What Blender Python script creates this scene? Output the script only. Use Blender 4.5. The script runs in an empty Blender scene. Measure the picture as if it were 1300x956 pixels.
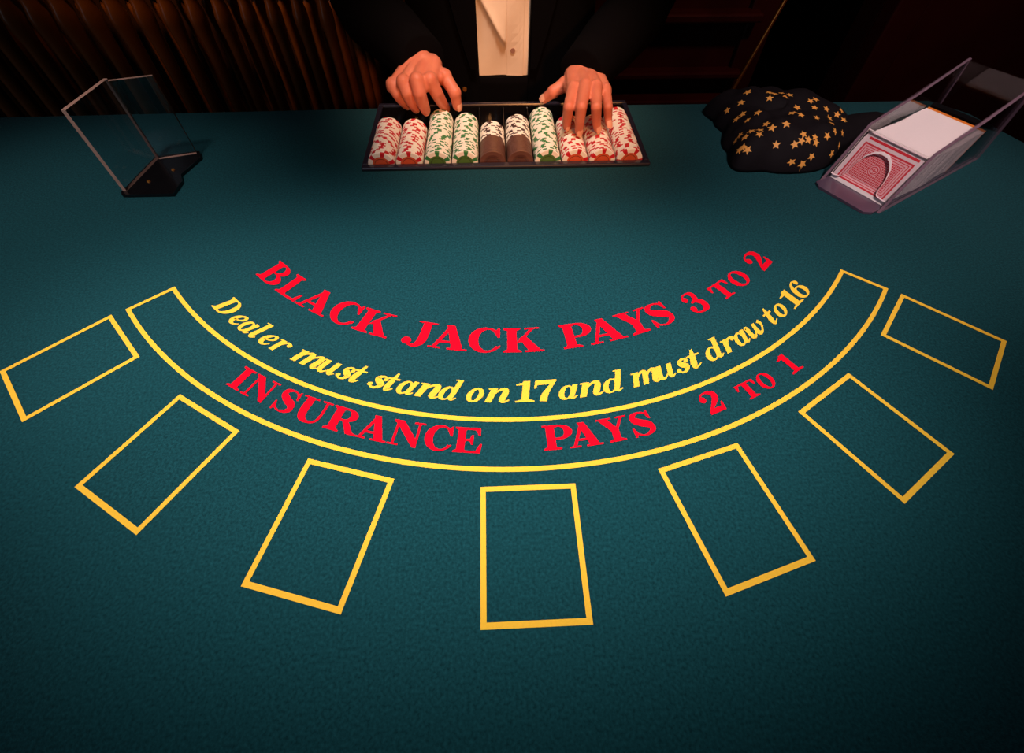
import bpy, bmesh, math, random
from mathutils import Vector, Matrix, geometry
random.seed(7)
scene = bpy.context.scene
COL = scene.collection
TZ = 0.95                      # height of the felt above the floor (m)

# ------------------------------------------------------------------ camera
cam_d = bpy.data.cameras.new('camera'); cam = bpy.data.objects.new('camera', cam_d); COL.objects.link(cam)
RT = Vector((0.99909828, -0.04194231, 0.00659262)); UP = Vector((0.02938202, 0.7951154, 0.60574599)); FW = Vector((0.03064829, 0.60500607, -0.79563078))
M = Matrix((RT, UP, -FW)).transposed().to_4x4(); M.translation = Vector((0, 0, TZ + 0.40))
cam.matrix_world = M
cam_d.sensor_fit = 'HORIZONTAL'; cam_d.sensor_width = 36.0; cam_d.lens = 36*585.6/1300
cam_d.shift_y = -44.5/1300; cam_d.clip_start = 0.01
scene.camera = cam

# ------------------------------------------------------------------ world, lights, exposure
world = bpy.data.worlds.new('world'); scene.world = world; world.use_nodes = True
world.node_tree.nodes['Background'].inputs[0].default_value = (0.010, 0.006, 0.005, 1)
world.node_tree.nodes['Background'].inputs[1].default_value = 1.0
def look_at(o, target):
    o.rotation_euler = (Vector(target) - o.location).to_track_quat('-Z', 'Y').to_euler()
def spot(name, loc, target, power, color, angle, blend, radius):
    l = bpy.data.lights.new(name, 'SPOT'); l.energy = power; l.color = color
    l.spot_size = math.radians(angle); l.spot_blend = blend; l.shadow_soft_size = radius
    o = bpy.data.objects.new(name, l); COL.objects.link(o); o.location = loc; look_at(o, target); return o
def area(name, loc, target, power, color, sx, sy):
    l = bpy.data.lights.new(name, 'AREA'); l.energy = power; l.color = color; l.shape = 'RECTANGLE'; l.size = sx; l.size_y = sy
    o = bpy.data.objects.new(name, l); COL.objects.link(o); o.location = loc; look_at(o, target); return o
key = spot('table_lamp_light', (-0.02, 0.20, TZ+1.40), (-0.02, 0.285, TZ), 152, (1.0, 0.95, 0.92), 29, 1.0, 0.10); key.scale = (1.75, 1.0, 1.0)
spot('left_fill_light', (-0.50, 0.20, TZ+1.30), (-0.58, 0.47, TZ), 46, (1.0, 0.94, 0.90), 34, 1.0, 0.08)  # unseen fill, added to brighten the left end of the felt
spot('shoe_fill_light', (0.45, -0.05, TZ+1.25), (0.60, 0.60, TZ), 60, (1.0, 0.82, 0.78), 32, 1.0, 0.08)  # unseen fill, added to brighten the shoe, cards and star cloth
spot('dealer_lamp_light', (0.10, 0.42, TZ+1.20), (0.03, 0.840, TZ), 62, (1.0, 0.79, 0.66), 29, 0.9, 0.08)
spot('orange_lamp_light', (0.35, -1.2, TZ+0.95), (0.03, 0.93, TZ+0.05), 122, (1.0, 0.38, 0.11), 15.5, 0.6, 0.08)
area('window_daylight', (-1.2, -1.6, TZ+0.9), (0.0, 0.4, TZ), 6, (0.65, 0.80, 1.0), 0.9, 1.2)
wl = spot('wall_lamp_light', (-0.80, 1.02, TZ+1.0), (-0.80, 1.62, TZ+0.20), 70, (1.0, 0.50, 0.12), 34, 1.0, 0.05); wl.scale = (2.2, 1.0, 1.0)
spot('corner_fill_light', (1.0, 0.75, TZ+1.3), (1.10, 1.72, TZ-0.3), 25, (1.0, 0.26, 0.18), 75, 0.9, 0.08)  # unseen red fill, added to lift the woodwork behind on the right
vs = scene.view_settings
vs.view_transform = 'Standard'; vs.look = 'None'; vs.exposure = 0.0; vs.gamma = 1.0; vs.use_curve_mapping = False

# ------------------------------------------------------------------ materials
def lin(c):
    return tuple(((v/255)/12.92 if v/255 <= 0.04045 else ((v/255+0.055)/1.055)**2.4) for v in c)
def mat(name, rgb, rough=0.6, metal=0.0, vary=0.12, scale=30.0, bump=0.0, bscale=200.0, spec=0.5, coat=0.0, sheen=0.0, sss=0.0, rgb2=None):
    m = bpy.data.materials.new(name); m.use_nodes = True; nt = m.node_tree; n = nt.nodes; b = n['Principled BSDF']
    tc = n.new('ShaderNodeTexCoord'); nz = n.new('ShaderNodeTexNoise'); nz.inputs['Scale'].default_value = scale; nz.inputs['Detail'].default_value = 4
    nt.links.new(tc.outputs['Object'], nz.inputs['Vector'])
    mx = n.new('ShaderNodeMix'); mx.data_type = 'RGBA'
    c = lin(rgb); c2 = lin(rgb2) if rgb2 else tuple(v*(1-vary) for v in c); c1 = c if rgb2 else tuple(min(1, v*(1+vary)) for v in c)
    mx.inputs[6].default_value = (*c1, 1); mx.inputs[7].default_value = (*c2, 1)
    nt.links.new(nz.outputs['Fac'], mx.inputs[0]); nt.links.new(mx.outputs[2], b.inputs['Base Color'])
    b.inputs['Roughness'].default_value = rough; b.inputs['Metallic'].default_value = metal
    b.inputs['Specular IOR Level'].default_value = spec; b.inputs['Coat Weight'].default_value = coat
    b.inputs['Sheen Weight'].default_value = sheen
    if sss: b.inputs['Subsurface Weight'].default_value = sss; b.inputs['Subsurface Radius'].default_value = (0.008, 0.003, 0.001); b.inputs['Subsurface Scale'].default_value = 1.0
    if bump:
        nb = n.new('ShaderNodeTexNoise'); nb.inputs['Scale'].default_value = bscale; nb.inputs['Detail'].default_value = 3
        nt.links.new(tc.outputs['Object'], nb.inputs['Vector'])
        bp = n.new('ShaderNodeBump'); bp.inputs['Strength'].default_value = bump; bp.inputs['Distance'].default_value = 0.001
        nt.links.new(nb.outputs['Fac'], bp.inputs['Height']); nt.links.new(bp.outputs['Normal'], b.inputs['Normal'])
    return m
def acrylic(name, tint):
    m = bpy.data.materials.new(name); m.use_nodes = True; nt = m.node_tree; n = nt.nodes; n.remove(n['Principled BSDF'])
    out = n['Material Output']; t = n.new('ShaderNodeBsdfTransparent'); t.inputs[0].default_value = (*tint, 1)
    g = n.new('ShaderNodeBsdfGlossy'); g.inputs['Roughness'].default_value = 0.03
    f = n.new('ShaderNodeFresnel'); ge = n.new('ShaderNodeNewGeometry'); mp = n.new('ShaderNodeMapRange')   # same reflectance on both sides of a sheet
    mp.inputs[3].default_value = 1.49; mp.inputs[4].default_value = 1/1.49
    nt.links.new(ge.outputs['Backfacing'], mp.inputs[0]); nt.links.new(mp.outputs[0], f.inputs['IOR'])
    nz = n.new('ShaderNodeTexNoise'); nz.inputs['Scale'].default_value = 6; bp = n.new('ShaderNodeBump'); bp.inputs['Strength'].default_value = 0.04
    nt.links.new(nz.outputs['Fac'], bp.inputs['Height']); nt.links.new(bp.outputs['Normal'], g.inputs['Normal'])
    x = n.new('ShaderNodeMixShader'); nt.links.new(f.outputs[0], x.inputs[0]); nt.links.new(t.outputs[0], x.inputs[1]); nt.links.new(g.outputs[0], x.inputs[2])
    nt.links.new(x.outputs[0], out.inputs['Surface']); return m
MT = {
 'felt': mat('felt', (20, 62, 68), 1.0, vary=0.85, scale=420, bump=0.6, bscale=900, spec=0.02, sheen=0.06),
 'yellow': mat('yellow_print', (243, 184, 56), 0.9, vary=0.08, scale=500, bump=0.25, bscale=1400, spec=0.1),
 'red': mat('red_print', (222, 0, 30), 0.9, vary=0.08, scale=500, bump=0.25, bscale=1400, spec=0.1),
 'black_plastic': mat('black_plastic', (14, 12, 14), 0.22, vary=0.2, scale=40, spec=0.6),
 'rim_sheen_plastic': mat('rim_sheen_plastic', (38, 33, 44), 0.25, vary=0.2, scale=40, spec=0.8),  # bluish sheen put into the rim colour of the black tray
 'chip_white': mat('chip_white', (253, 240, 224), 0.45, vary=0.07, scale=120),
 'chip_red': mat('chip_red', (205, 22, 36), 0.45, vary=0.1, scale=120),
 'chip_green': mat('chip_green', (50, 128, 70), 0.45, vary=0.1, scale=120),
 'chip_dark': mat('chip_dark', (62, 30, 28), 0.45, vary=0.1, scale=120),
 'chip_brown': mat('chip_brown', (98, 62, 50), 0.45, vary=0.1, scale=120),
 'inlay_red': mat('inlay_red', (210, 88, 50), 0.4, vary=0.3, scale=160),
 'inlay_green': mat('inlay_green', (75, 110, 45), 0.4, vary=0.3, scale=160),
 'inlay_brown': mat('inlay_brown', (80, 45, 36), 0.4, vary=0.2, scale=160),
 'ink': mat('ink', (30, 22, 22), 0.5, vary=0.1),
 'skin': mat('skin', (216, 132, 102), 0.5, scale=45, bump=0.12, bscale=500, rgb2=(200, 100, 74), sss=0.15, spec=0.35),
 'nail': mat('nail', (238, 172, 142), 0.3, vary=0.04, spec=0.5),
 'shirt': mat('shirt', (228, 200, 172), 0.8, vary=0.05, scale=60, bump=0.15, bscale=900),
 'button': mat('button', (150, 105, 85), 0.4),
 'suit': mat('suit', (6, 4, 5), 0.9, vary=0.25, scale=300, bump=0.2, bscale=900, spec=0.05),
 'hair': mat('hair', (22, 14, 10), 0.55, vary=0.4, scale=90),
 'eye': mat('eye', (235, 230, 225), 0.2, vary=0.02), 'lip': mat('lip', (170, 80, 70), 0.5),
 'leather': mat('leather', (10, 8, 8), 0.3, vary=0.2),
 'cloth': mat('star_cloth', (19, 13, 17), 0.8, vary=0.25, scale=200, bump=0.2, bscale=700, spec=0.15, sheen=0.0),
 'gold': mat('gold_print', (236, 160, 72), 0.6, vary=0.15, scale=200),
 'card': mat('card_paper', (240, 222, 222), 0.5, vary=0.03, scale=300),
 'card_red': mat('card_red', (222, 48, 62), 0.5, vary=0.05), 'card_pink': mat('card_pink', (244, 186, 190), 0.5, vary=0.05),
 'cut': mat('cut_card_plastic', (225, 120, 30), 0.4),
 'acrylic': acrylic('clear_acrylic', (0.94, 0.93, 0.94)), 'acrylic_edge': mat('acrylic_edge', (182, 136, 120), 0.25, vary=0.35, scale=60, spec=0.8),
 'shoe_acrylic': acrylic('shoe_acrylic', (0.96, 0.94, 0.95)), 'shoe_edge': mat('shoe_edge', (120, 92, 106), 0.25, vary=0.3, scale=60, spec=0.8),
 'shoe_base': mat('shoe_base', (84, 66, 84), 0.2, vary=0.2, scale=30, spec=0.8), 'glint_edge': mat('white_glint_edge', (246, 225, 225), 0.15, vary=0.1),  # second one: glint on the guard edges put into a pale colour
 'brass': mat('brass', (190, 120, 50), 0.35, metal=0.8, vary=0.15),
 'iron': mat('painted_iron', (112, 62, 26), 0.38, vary=0.35, scale=14, bump=0.3, bscale=90, spec=0.4),
 'wood': mat('dark_wood', (52, 20, 17), 0.45, vary=0.4, scale=8, bump=0.1, bscale=60, spec=0.3),
 'plaster': mat('dark_red_wall', (40, 20, 18), 0.9, vary=0.2, scale=5, spec=0.1),
 'void': mat('dark_plaster', (12, 9, 9), 0.95, vary=0.2, spec=0.0),
 'ceiling': mat('ceiling_plaster', (70, 58, 50), 0.95, vary=0.1, scale=4), 'floor': mat('floor_boards', (48, 28, 20), 0.5, vary=0.4, scale=6),
}

# ------------------------------------------------------------------ helpers
def finish(name, mesh, mats, parent=None, loc=(0, 0, 0), kind=None, label=None, smooth=False):
    for m in (mats if isinstance(mats, (list, tuple)) else [mats]): mesh.materials.append(MT[m] if isinstance(m, str) else m)
    if smooth:
        for p in mesh.polygons: p.use_smooth = True
    mesh.name = name
    o = bpy.data.objects.new(name, mesh); COL.objects.link(o)
    if parent is not None: o.parent = parent
    o.location = loc
    if kind: o['kind'] = kind
    if label: o['label'] = label
    return o
def from_bm(name, bm, mats, parent=None, org=None, **kw):
    """org = world point that becomes the mesh origin (the thing's base)"""
    bmesh.ops.recalc_face_normals(bm, faces=bm.faces)
    if org is not None: bmesh.ops.translate(bm, verts=bm.verts, vec=-Vector(org))
    me = bpy.data.meshes.new(name); bm.to_mesh(me); bm.free()
    return finish(name, me, mats, parent, **kw)
def thing(name, label, cat, loc, group=None):
    o = bpy.data.objects.new(name, None); COL.objects.link(o); o.location = loc; o.empty_display_size = 0.05
    return tag(o, label, cat, group)
def tag(o, label, cat, group=None):
    o['label'] = label; o['category'] = cat
    if group: o['group'] = group
    return o
def box(bm, x0, x1, y0, y1, z0, z1, mi=0, bevel=0.0):
    r = bmesh.ops.create_cube(bm, size=1.0); vs_ = r['verts']
    bmesh.ops.scale(bm, vec=(x1-x0, y1-y0, z1-z0), verts=vs_); bmesh.ops.translate(bm, vec=((x0+x1)/2, (y0+y1)/2, (z0+z1)/2), verts=vs_)
    fs = {f for v in vs_ for f in v.link_faces}
    for f in fs: f.material_index = mi
    if bevel:
        es = {e for v in vs_ for e in v.link_edges}
        bmesh.ops.bevel(bm, geom=list(es), offset=bevel, segments=2, affect='EDGES', profile=0.5)
def prism(bm, pts, vec, mi_cap=0, mi_side=0):
    """closed polygon (3-D points) extruded along vec"""
    a = [bm.verts.new(p) for p in pts]; v = Vector(vec); b = [bm.verts.new(Vector(p)+v) for p in pts]
    n = len(pts)
    f = bm.faces.new(a); f.material_index = mi_cap; g = bm.faces.new(list(reversed(b))); g.material_index = mi_cap
    caps = [f, g]
    for i in range(n):
        s = bm.faces.new((a[i], b[i], b[(i+1) % n], a[(i+1) % n])); s.material_index = mi_side
    bmesh.ops.triangulate(bm, faces=caps)
def tube(bm, pts, rad, seg=10, cap=True):
    pts = [Vector(p) for p in pts]; rings = []
    for i, p in enumerate(pts):
        d = (pts[min(i+1, len(pts)-1)] - pts[max(i-1, 0)]).normalized()
        q = d.to_track_quat('Z', 'Y'); r = rad[i] if isinstance(rad, (list, tuple)) else rad
        rings.append([bm.verts.new(p + q @ Vector((r*math.cos(2*math.pi*k/seg), r*math.sin(2*math.pi*k/seg), 0))) for k in range(seg)])
    for a, b in zip(rings, rings[1:]):
        for k in range(seg): bm.faces.new((a[k], a[(k+1) % seg], b[(k+1) % seg], b[k]))
    if cap: bm.faces.new(list(reversed(rings[0]))); bm.faces.new(rings[-1])
_ICO = {}
def ico(sub):
    if sub not in _ICO:
        t = bmesh.new(); bmesh.ops.create_icosphere(t, subdivisions=sub, radius=1.0); _ICO[sub] = [v.co.copy() for v in t.verts]; t.free()
    return _ICO[sub]
def capsule(bm, p0, r0, p1, r1, sub=2):
    """convex hull of two spheres"""
    t = bmesh.new()
    for p, r in ((Vector(p0), r0), (Vector(p1), r1)):
        for c in ico(sub): t.verts.new(p+c*r)
    bmesh.ops.convex_hull(t, input=list(t.verts)); used = {v for f in t.faces for v in f.verts}; m = {v: bm.verts.new(v.co) for v in used}
    for f in t.faces: bm.faces.new([m[v] for v in f.verts])
    t.free()
def remeshed(bm, voxel, smooth_it):
    me = bpy.data.meshes.new('tmp'); bm.to_mesh(me); bm.free(); o = bpy.data.objects.new('tmp', me); COL.objects.link(o)
    r = o.modifiers.new('r', 'REMESH'); r.mode = 'VOXEL'; r.voxel_size = voxel
    s = o.modifiers.new('s', 'SMOOTH'); s.factor = 0.5; s.iterations = smooth_it
    dg = bpy.context.evaluated_depsgraph_get(); out = bpy.data.meshes.new_from_object(o.evaluated_get(dg))
    bpy.data.objects.remove(o); bpy.data.meshes.remove(me); return out
def loft(bm, levels, a0, a1, seg, thick=0.0, wrinkle=None):
    """levels: (z, cx, cy, hx, hy); angle -90 deg is the front"""
    full = abs((a1-a0)-2*math.pi) < 1e-4
    def ring(off):
        R = []
        for (z, cx, cy, hx, hy) in levels:
            row = []
            for k in range(seg + (0 if full else 1)):
                a = a0+(a1-a0)*k/seg; w = wrinkle(a, z) if wrinkle else 0
                row.append(bm.verts.new((cx+(hx+off+w)*math.cos(a), cy+(hy+off+w)*math.sin(a), z)))
            R.append(row)
        return R
    def skin(R, flip=False):
        n = len(R[0])
        for r0, r1 in zip(R, R[1:]):
            for k in range(n if full else n-1):
                q = (r0[k], r0[(k+1) % n], r1[(k+1) % n], r1[k]); bm.faces.new(q if not flip else tuple(reversed(q)))
    R = ring(0); skin(R)
    if thick:
        I = ring(-thick); skin(I, True); n = len(R[0])
        for X, Y in ((R[0], I[0]), (I[-1], R[-1])):
            for k in range(n if full else n-1): bm.faces.new((X[k], Y[k], Y[(k+1) % n], X[(k+1) % n]))
        if not full:
            for i in range(len(R)-1):
                bm.faces.new((R[i][0], R[i+1][0], I[i+1][0], I[i][0])); bm.faces.new((R[i][-1], I[i][-1], I[i+1][-1], R[i+1][-1]))
    return R

# ------------------------------------------------------------------ setting: room shell
X0, X1, Y0, Y1, H = -2.4, 2.4, -2.6, 1.75, 2.75
DX0, DX1, DH = 0.93, 1.30, 2.1             # dark doorway in the back wall
def struct(name, mats, build, parent=None):
    bm = bmesh.new(); build(bm); return from_bm(name, bm, mats, parent, kind='structure')
struct('floor', 'floor', lambda bm: box(bm, X0, X1, Y0, Y1+0.9, -0.1, 0))
struct('ceiling', 'ceiling', lambda bm: box(bm, X0, X1, Y0, Y1+0.9, H, H+0.1))
struct('wall_left', 'plaster', lambda bm: box(bm, X0-0.1, X0, Y0, Y1, 0, H))
struct('wall_right', 'plaster', lambda bm: box(bm, X1, X1+0.1, Y0, Y1, 0, H))
struct('wall_front', 'plaster', lambda bm: box(bm, X0, X1, Y0-0.1, Y0, 0, H))
def back(bm):
    box(bm, X0, DX0, Y1, Y1+0.1, 0, H); box(bm, DX1, X1, Y1, Y1+0.1, 0, H); box(bm, DX0, DX1, Y1, Y1+0.1, DH, H)
wall_back = struct('wall_back', 'plaster', back)
def recess(bm):
    box(bm, DX0-0.1, DX0, Y1+0.1, Y1+0.8, 0, H); box(bm, DX1, DX1+0.1, Y1+0.1, Y1+0.8, 0, H); box(bm, DX0-0.1, DX1+0.1, Y1+0.8, Y1+0.9, 0, H)
struct('wall_recess', 'void', recess)
# wainscot to the left of the doorway: panels and horizontal mouldings
def wains(bm):
    box(bm, 0.30, DX0-0.06, Y1-0.030, Y1, 0.0, 1.02)
wn = struct('trim_1', 'wood', wains)
for z, d, h in ((0.545, 0.075, 0.022), (0.63, 0.055, 0.022), (0.80, 0.06, 0.026), (1.02, 0.07, 0.03), (0.18, 0.05, 0.02)):
    bm = bmesh.new(); box(bm, 0.30, DX0-0.06, Y1-0.03-d, Y1-0.03, z, z+h, bevel=0.006); from_bm('moulding', bm, 'wood', wn)
def frame(bm):
    box(bm, DX0-0.09, DX0, Y1-0.05, Y1, 0, DH+0.09, bevel=0.006); box(bm, DX1, DX1+0.10, Y1-0.07, Y1, 0, DH+0.09, bevel=0.006); box(bm, DX0, DX1, Y1-0.05, Y1, DH, DH+0.09, bevel=0.006)
struct('trim_2', 'wood', frame)
struct('trim_3', 'wood', lambda bm: (box(bm, DX1+0.13, X1, Y1-0.03, Y1, 0.0, 1.05, bevel=0.004), box(bm, DX1+0.13, X1, Y1-0.05, Y1-0.03, 1.02, 1.06, bevel=0.004)))
struct('baseboard_back', 'wood', lambda bm: box(bm, X0, 0.29, Y1-0.02, Y1, 0, 0.14, bevel=0.004))

# ------------------------------------------------------------------ radiator
RADY = 1.50
rad = thing('radiator', 'old brown cast-iron column radiator against the back wall, left of the dealer', 'radiator', (-0.9, RADY, 0))
bm = bmesh.new()
for j in range(2):
    y = 0.10*j; top = TZ+0.045
    prof = [(0.10, .016, .022), (0.125, .022, .030), (0.17, .0135, .026), (TZ-0.20, .0125, .026), (TZ-0.125, .0135, .028), (TZ-0.085, .0165, .035), (TZ-0.062, .0165, .036), (TZ-0.040, .0130, .027), (TZ-0.02, .0125, .024), (top-0.03, .015, .027), (top-0.008, .012, .020), (top, .005, .008)]
    rings = []
    for z, rx, ry in prof:
        rings.append([bm.verts.new((rx*math.cos(2*math.pi*k/14), y+ry*math.sin(2*math.pi*k/14), z)) for k in range(14)])
    for a, b in zip(rings, rings[1:]):
        for k in range(14): bm.faces.new((a[k], a[(k+1) % 14], b[(k+1) % 14], b[k]))
    bm.faces.new(list(reversed(rings[0]))); bm.faces.new(rings[-1])
for z in (TZ+0.02, 0.15):
    tube(bm, [(0, 0.0, z), (0, 0.10, z)], 0.012, 8)
    tube(bm, [(-0.034, 0.05, z), (0.034, 0.05, z)], 0.02, 10)
bmesh.ops.recalc_face_normals(bm, faces=bm.faces)
sec = bpy.data.meshes.new('radiator_section'); bm.to_mesh(sec); bm.free(); sec.materials.append(MT['iron'])
for p in sec.polygons: p.use_smooth = True
for i in range(18):
    o = bpy.data.objects.new('radiator_section', sec); COL.objects.link(o); o.parent = rad; o.location = (-0.375+0.9-0.0694*i, 0, 0)
for i in (0.5, 8.5, 16.5):
    bm = bmesh.new(); x = -0.375+0.9-0.0694*i; box(bm, x-.02, x+.02, 0.02, 0.13, 0.0, 0.14, bevel=.004); from_bm('foot', bm, 'iron', rad)

# ------------------------------------------------------------------ brass rod leaning by the doorway
a = Vector((0.621, 1.2, TZ-0.133)); b = Vector((0.688, 1.248, TZ+0.033)); d = (b-a)/(b.z-a.z)
p0 = a+d*(0.004-a.z); p1 = a+d*(2.44-a.z)
bm = bmesh.new(); tube(bm, [p0, p1], 0.0048, 10); 
tag(from_bm('brass_rod', bm, 'brass', None, p0, loc=p0, smooth=True), 'thin brass rod leaning in front of the dark doorway, behind the star-patterned cloth', 'rod')

# ------------------------------------------------------------------ card table
TAB = thing('card_table', 'green felt blackjack table with printed red and yellow betting layout', 'table', (0, 0.25, 0))
TO = Vector((0, 0.25, 0))
NX0, NX1, NY = -0.1915, 0.2345, 0.640      # cut-out for the chip tray
bm = bmesh.new()
poly = [(-1.0, -0.35), (0.75, -0.35), (0.90, 0.0), (0.93, 0.35), (0.90, 0.60), (0.868, 0.70), (0.845, 0.78), (0.80, 0.829), (NX1, 0.829), (NX1, NY), (NX0, NY), (NX0, 0.829), (-1.0, 0.812)]
prism(bm, [(x, y, TZ-0.03) for x, y in poly], (0, 0, 0.03))
top = from_bm('tabletop', bm, 'felt', TAB, TO)
bm = bmesh.new()
for (x0, x1, y0, y1) in ((-0.9, 0.78, -0.26, -0.23), (-0.9, -0.87, -0.23, 0.74), (0.75, 0.78, -0.23, 0.74), (-0.87, 0.75, 0.60, 0.62)):
    box(bm, x0, x1, y0, y1, TZ-0.14, TZ-0.03)
from_bm('apron', bm, 'wood', TAB, TO)
for x in (-0.86, 0.74):
    for y in (-0.22, 0.70):
        bm = bmesh.new(); tube(bm, [(x, y, 0), (x, y, 0.3), (x, y, TZ-0.03)], [0.026, 0.032, 0.045], 12); from_bm('leg', bm, 'wood', TAB, TO)

# printed layout: everything sits on circles around LC
LC = (0.02317592, 0.7391996)
PZ = TZ+0.0004
def polar(R, deg):
    t = math.radians(deg); return Vector((LC[0]+R*math.sin(t), LC[1]-R*math.cos(t), PZ))
LW = 0.0045
ROOT = top                                  # prints are parts of the felt
def strip(bm, inner, outer):
    a = [bm.verts.new(p) for p in inner]; b = [bm.verts.new(p) for p in outer]
    for i in range(len(a)-1): bm.faces.new((a[i], a[i+1], b[i+1], b[i]))
# seven betting boxes
BW, BL, BR = 0.08357, 0.10696, 0.6482
for k in range(-3, 4):
    t = math.radians(15.43*k-0.03); er = Vector((math.sin(t), -math.cos(t), 0)); et = Vector((math.cos(t), math.sin(t), 0)); c = Vector((LC[0], LC[1], PZ))+er*BR
    bm = bmesh.new(); o_, i_ = [], []
    for sx, sy in ((-1, -1), (1, -1), (1, 1), (-1, 1)):
        o_.append(bm.verts.new(c+et*(sx*BW/2)+er*(sy*BL/2))); i_.append(bm.verts.new(c+et*(sx*(BW/2-LW))+er*(sy*(BL/2-LW))))
    for j in range(4): bm.faces.new((o_[j], o_[(j+1) % 4], i_[(j+1) % 4], i_[j]))
    from_bm('betting_box', bm, 'yellow', ROOT, TO)
# insurance band outline
A0, A1, RO, RI = -50.15, 50.25, 0.58215, 0.53248
bm = bmesh.new()
def arc(R, a0=A0, a1=A1, n=90): return [polar(R, a0+(a1-a0)*i/n) for i in range(n+1)]
strip(bm, arc(RO-LW*1.02), arc(RO)); strip(bm, arc(RI-LW*1.02), arc(RI))
for a, s in ((A0, 1), (A1, -1)):
    t = math.radians(a); et = Vector((math.cos(t), math.sin(t), 0))*LW*s; p, q = polar(RI-LW, a), polar(RO, a)
    v = [bm.verts.new(x) for x in (p, q, q+et, p+et)]; bm.faces.new(v)
    for x in v: x.co.z += 4e-5
from_bm('insurance_band', bm, 'yellow', ROOT, TO)

# lettering: glyphs built from polygons, rings and tapered strokes in a unit-cap-height box
def crom(pts, n=7):
    out = []
    for i in range(len(pts)-1):
        p0, p1, p2, p3 = pts[max(i-1, 0)], pts[i], pts[i+1], pts[min(i+2, len(pts)-1)]
        for k in range(n):
            t = k/n; out.append(tuple(0.5*(2*b+(c-a)*t+(2*a-5*b+4*c-d)*t*t+(3*b-a-3*c+d)*t**3) for a, b, c, d in zip(p0, p1, p2, p3)))
    out.append(pts[-1]); return out
def g_poly(*pts): return [('p', list(pts))]
def g_rect(x0, y0, x1, y1): return g_poly((x0, y0), (x1, y0), (x1, y1), (x0, y1))
def g_stroke(pts, w):
    q = crom([(p[0], p[1], ww) for p, ww in zip(pts, w)])
    L, R = [], []
    for i, (x, y, ww) in enumerate(q):
        a, b = q[max(i-1, 0)], q[min(i+1, len(q)-1)]; dx, dy = b[0]-a[0], b[1]-a[1]; l = math.hypot(dx, dy) or 1
        L.append((x-dy/l*ww/2, y+dx/l*ww/2)); R.append((x+dy/l*ww/2, y-dx/l*ww/2))
    return [('s', L, R)]
def g_ring(cx, cy, rx, ry, icx, irx, iry, a0=0, a1=360):
    n = 36; L, R = [], []
    for i in range(n+1):
        a = math.radians(a0+(a1-a0)*i/n); L.append((cx+rx*math.cos(a), cy+ry*math.sin(a))); R.append((icx+irx*math.cos(a), cy+iry*math.sin(a)))
    return [('s', L, R)]
def g_disc(cx, cy, r, ry=None): return g_poly(*[(cx+r*math.cos(2*math.pi*k/20), cy+(ry or r)*math.sin(2*math.pi*k/20)) for k in range(20)])
def g_stem(x0, x1, l, r, top=True, bot=True):
    p = [(l, 0), (r, 0), (r, .06), (x1, .12)] if bot else [(x0, 0), (x1, 0)]
    p += [(x1, .88), (r, .94), (r, 1), (l, 1), (l, .94), (x0, .88)] if top else [(x1, 1), (x0, 1)]
    if bot: p += [(x0, .12), (l, .06)]
    return g_poly(*p)
def g_bowl(x0, cx, y0, y1, rx, thick, thin):
    cy, ry = (y0+y1)/2, (y1-y0)/2; L, R = [(x0, y1)], [(x0, y1-thin)]
    for i in range(25):
        a = math.pi/2-math.pi*i/24; L.append((cx+rx*math.cos(a), cy+ry*math.sin(a))); R.append((cx+(rx-thick)*math.cos(a), cy+(ry-thin)*math.sin(a)))
    L.append((x0, y0)); R.append((x0, y0+thin)); return [('s', L, R)]
ST = lambda **k: g_stem(.12, .40, 0, .52, **k)
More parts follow.
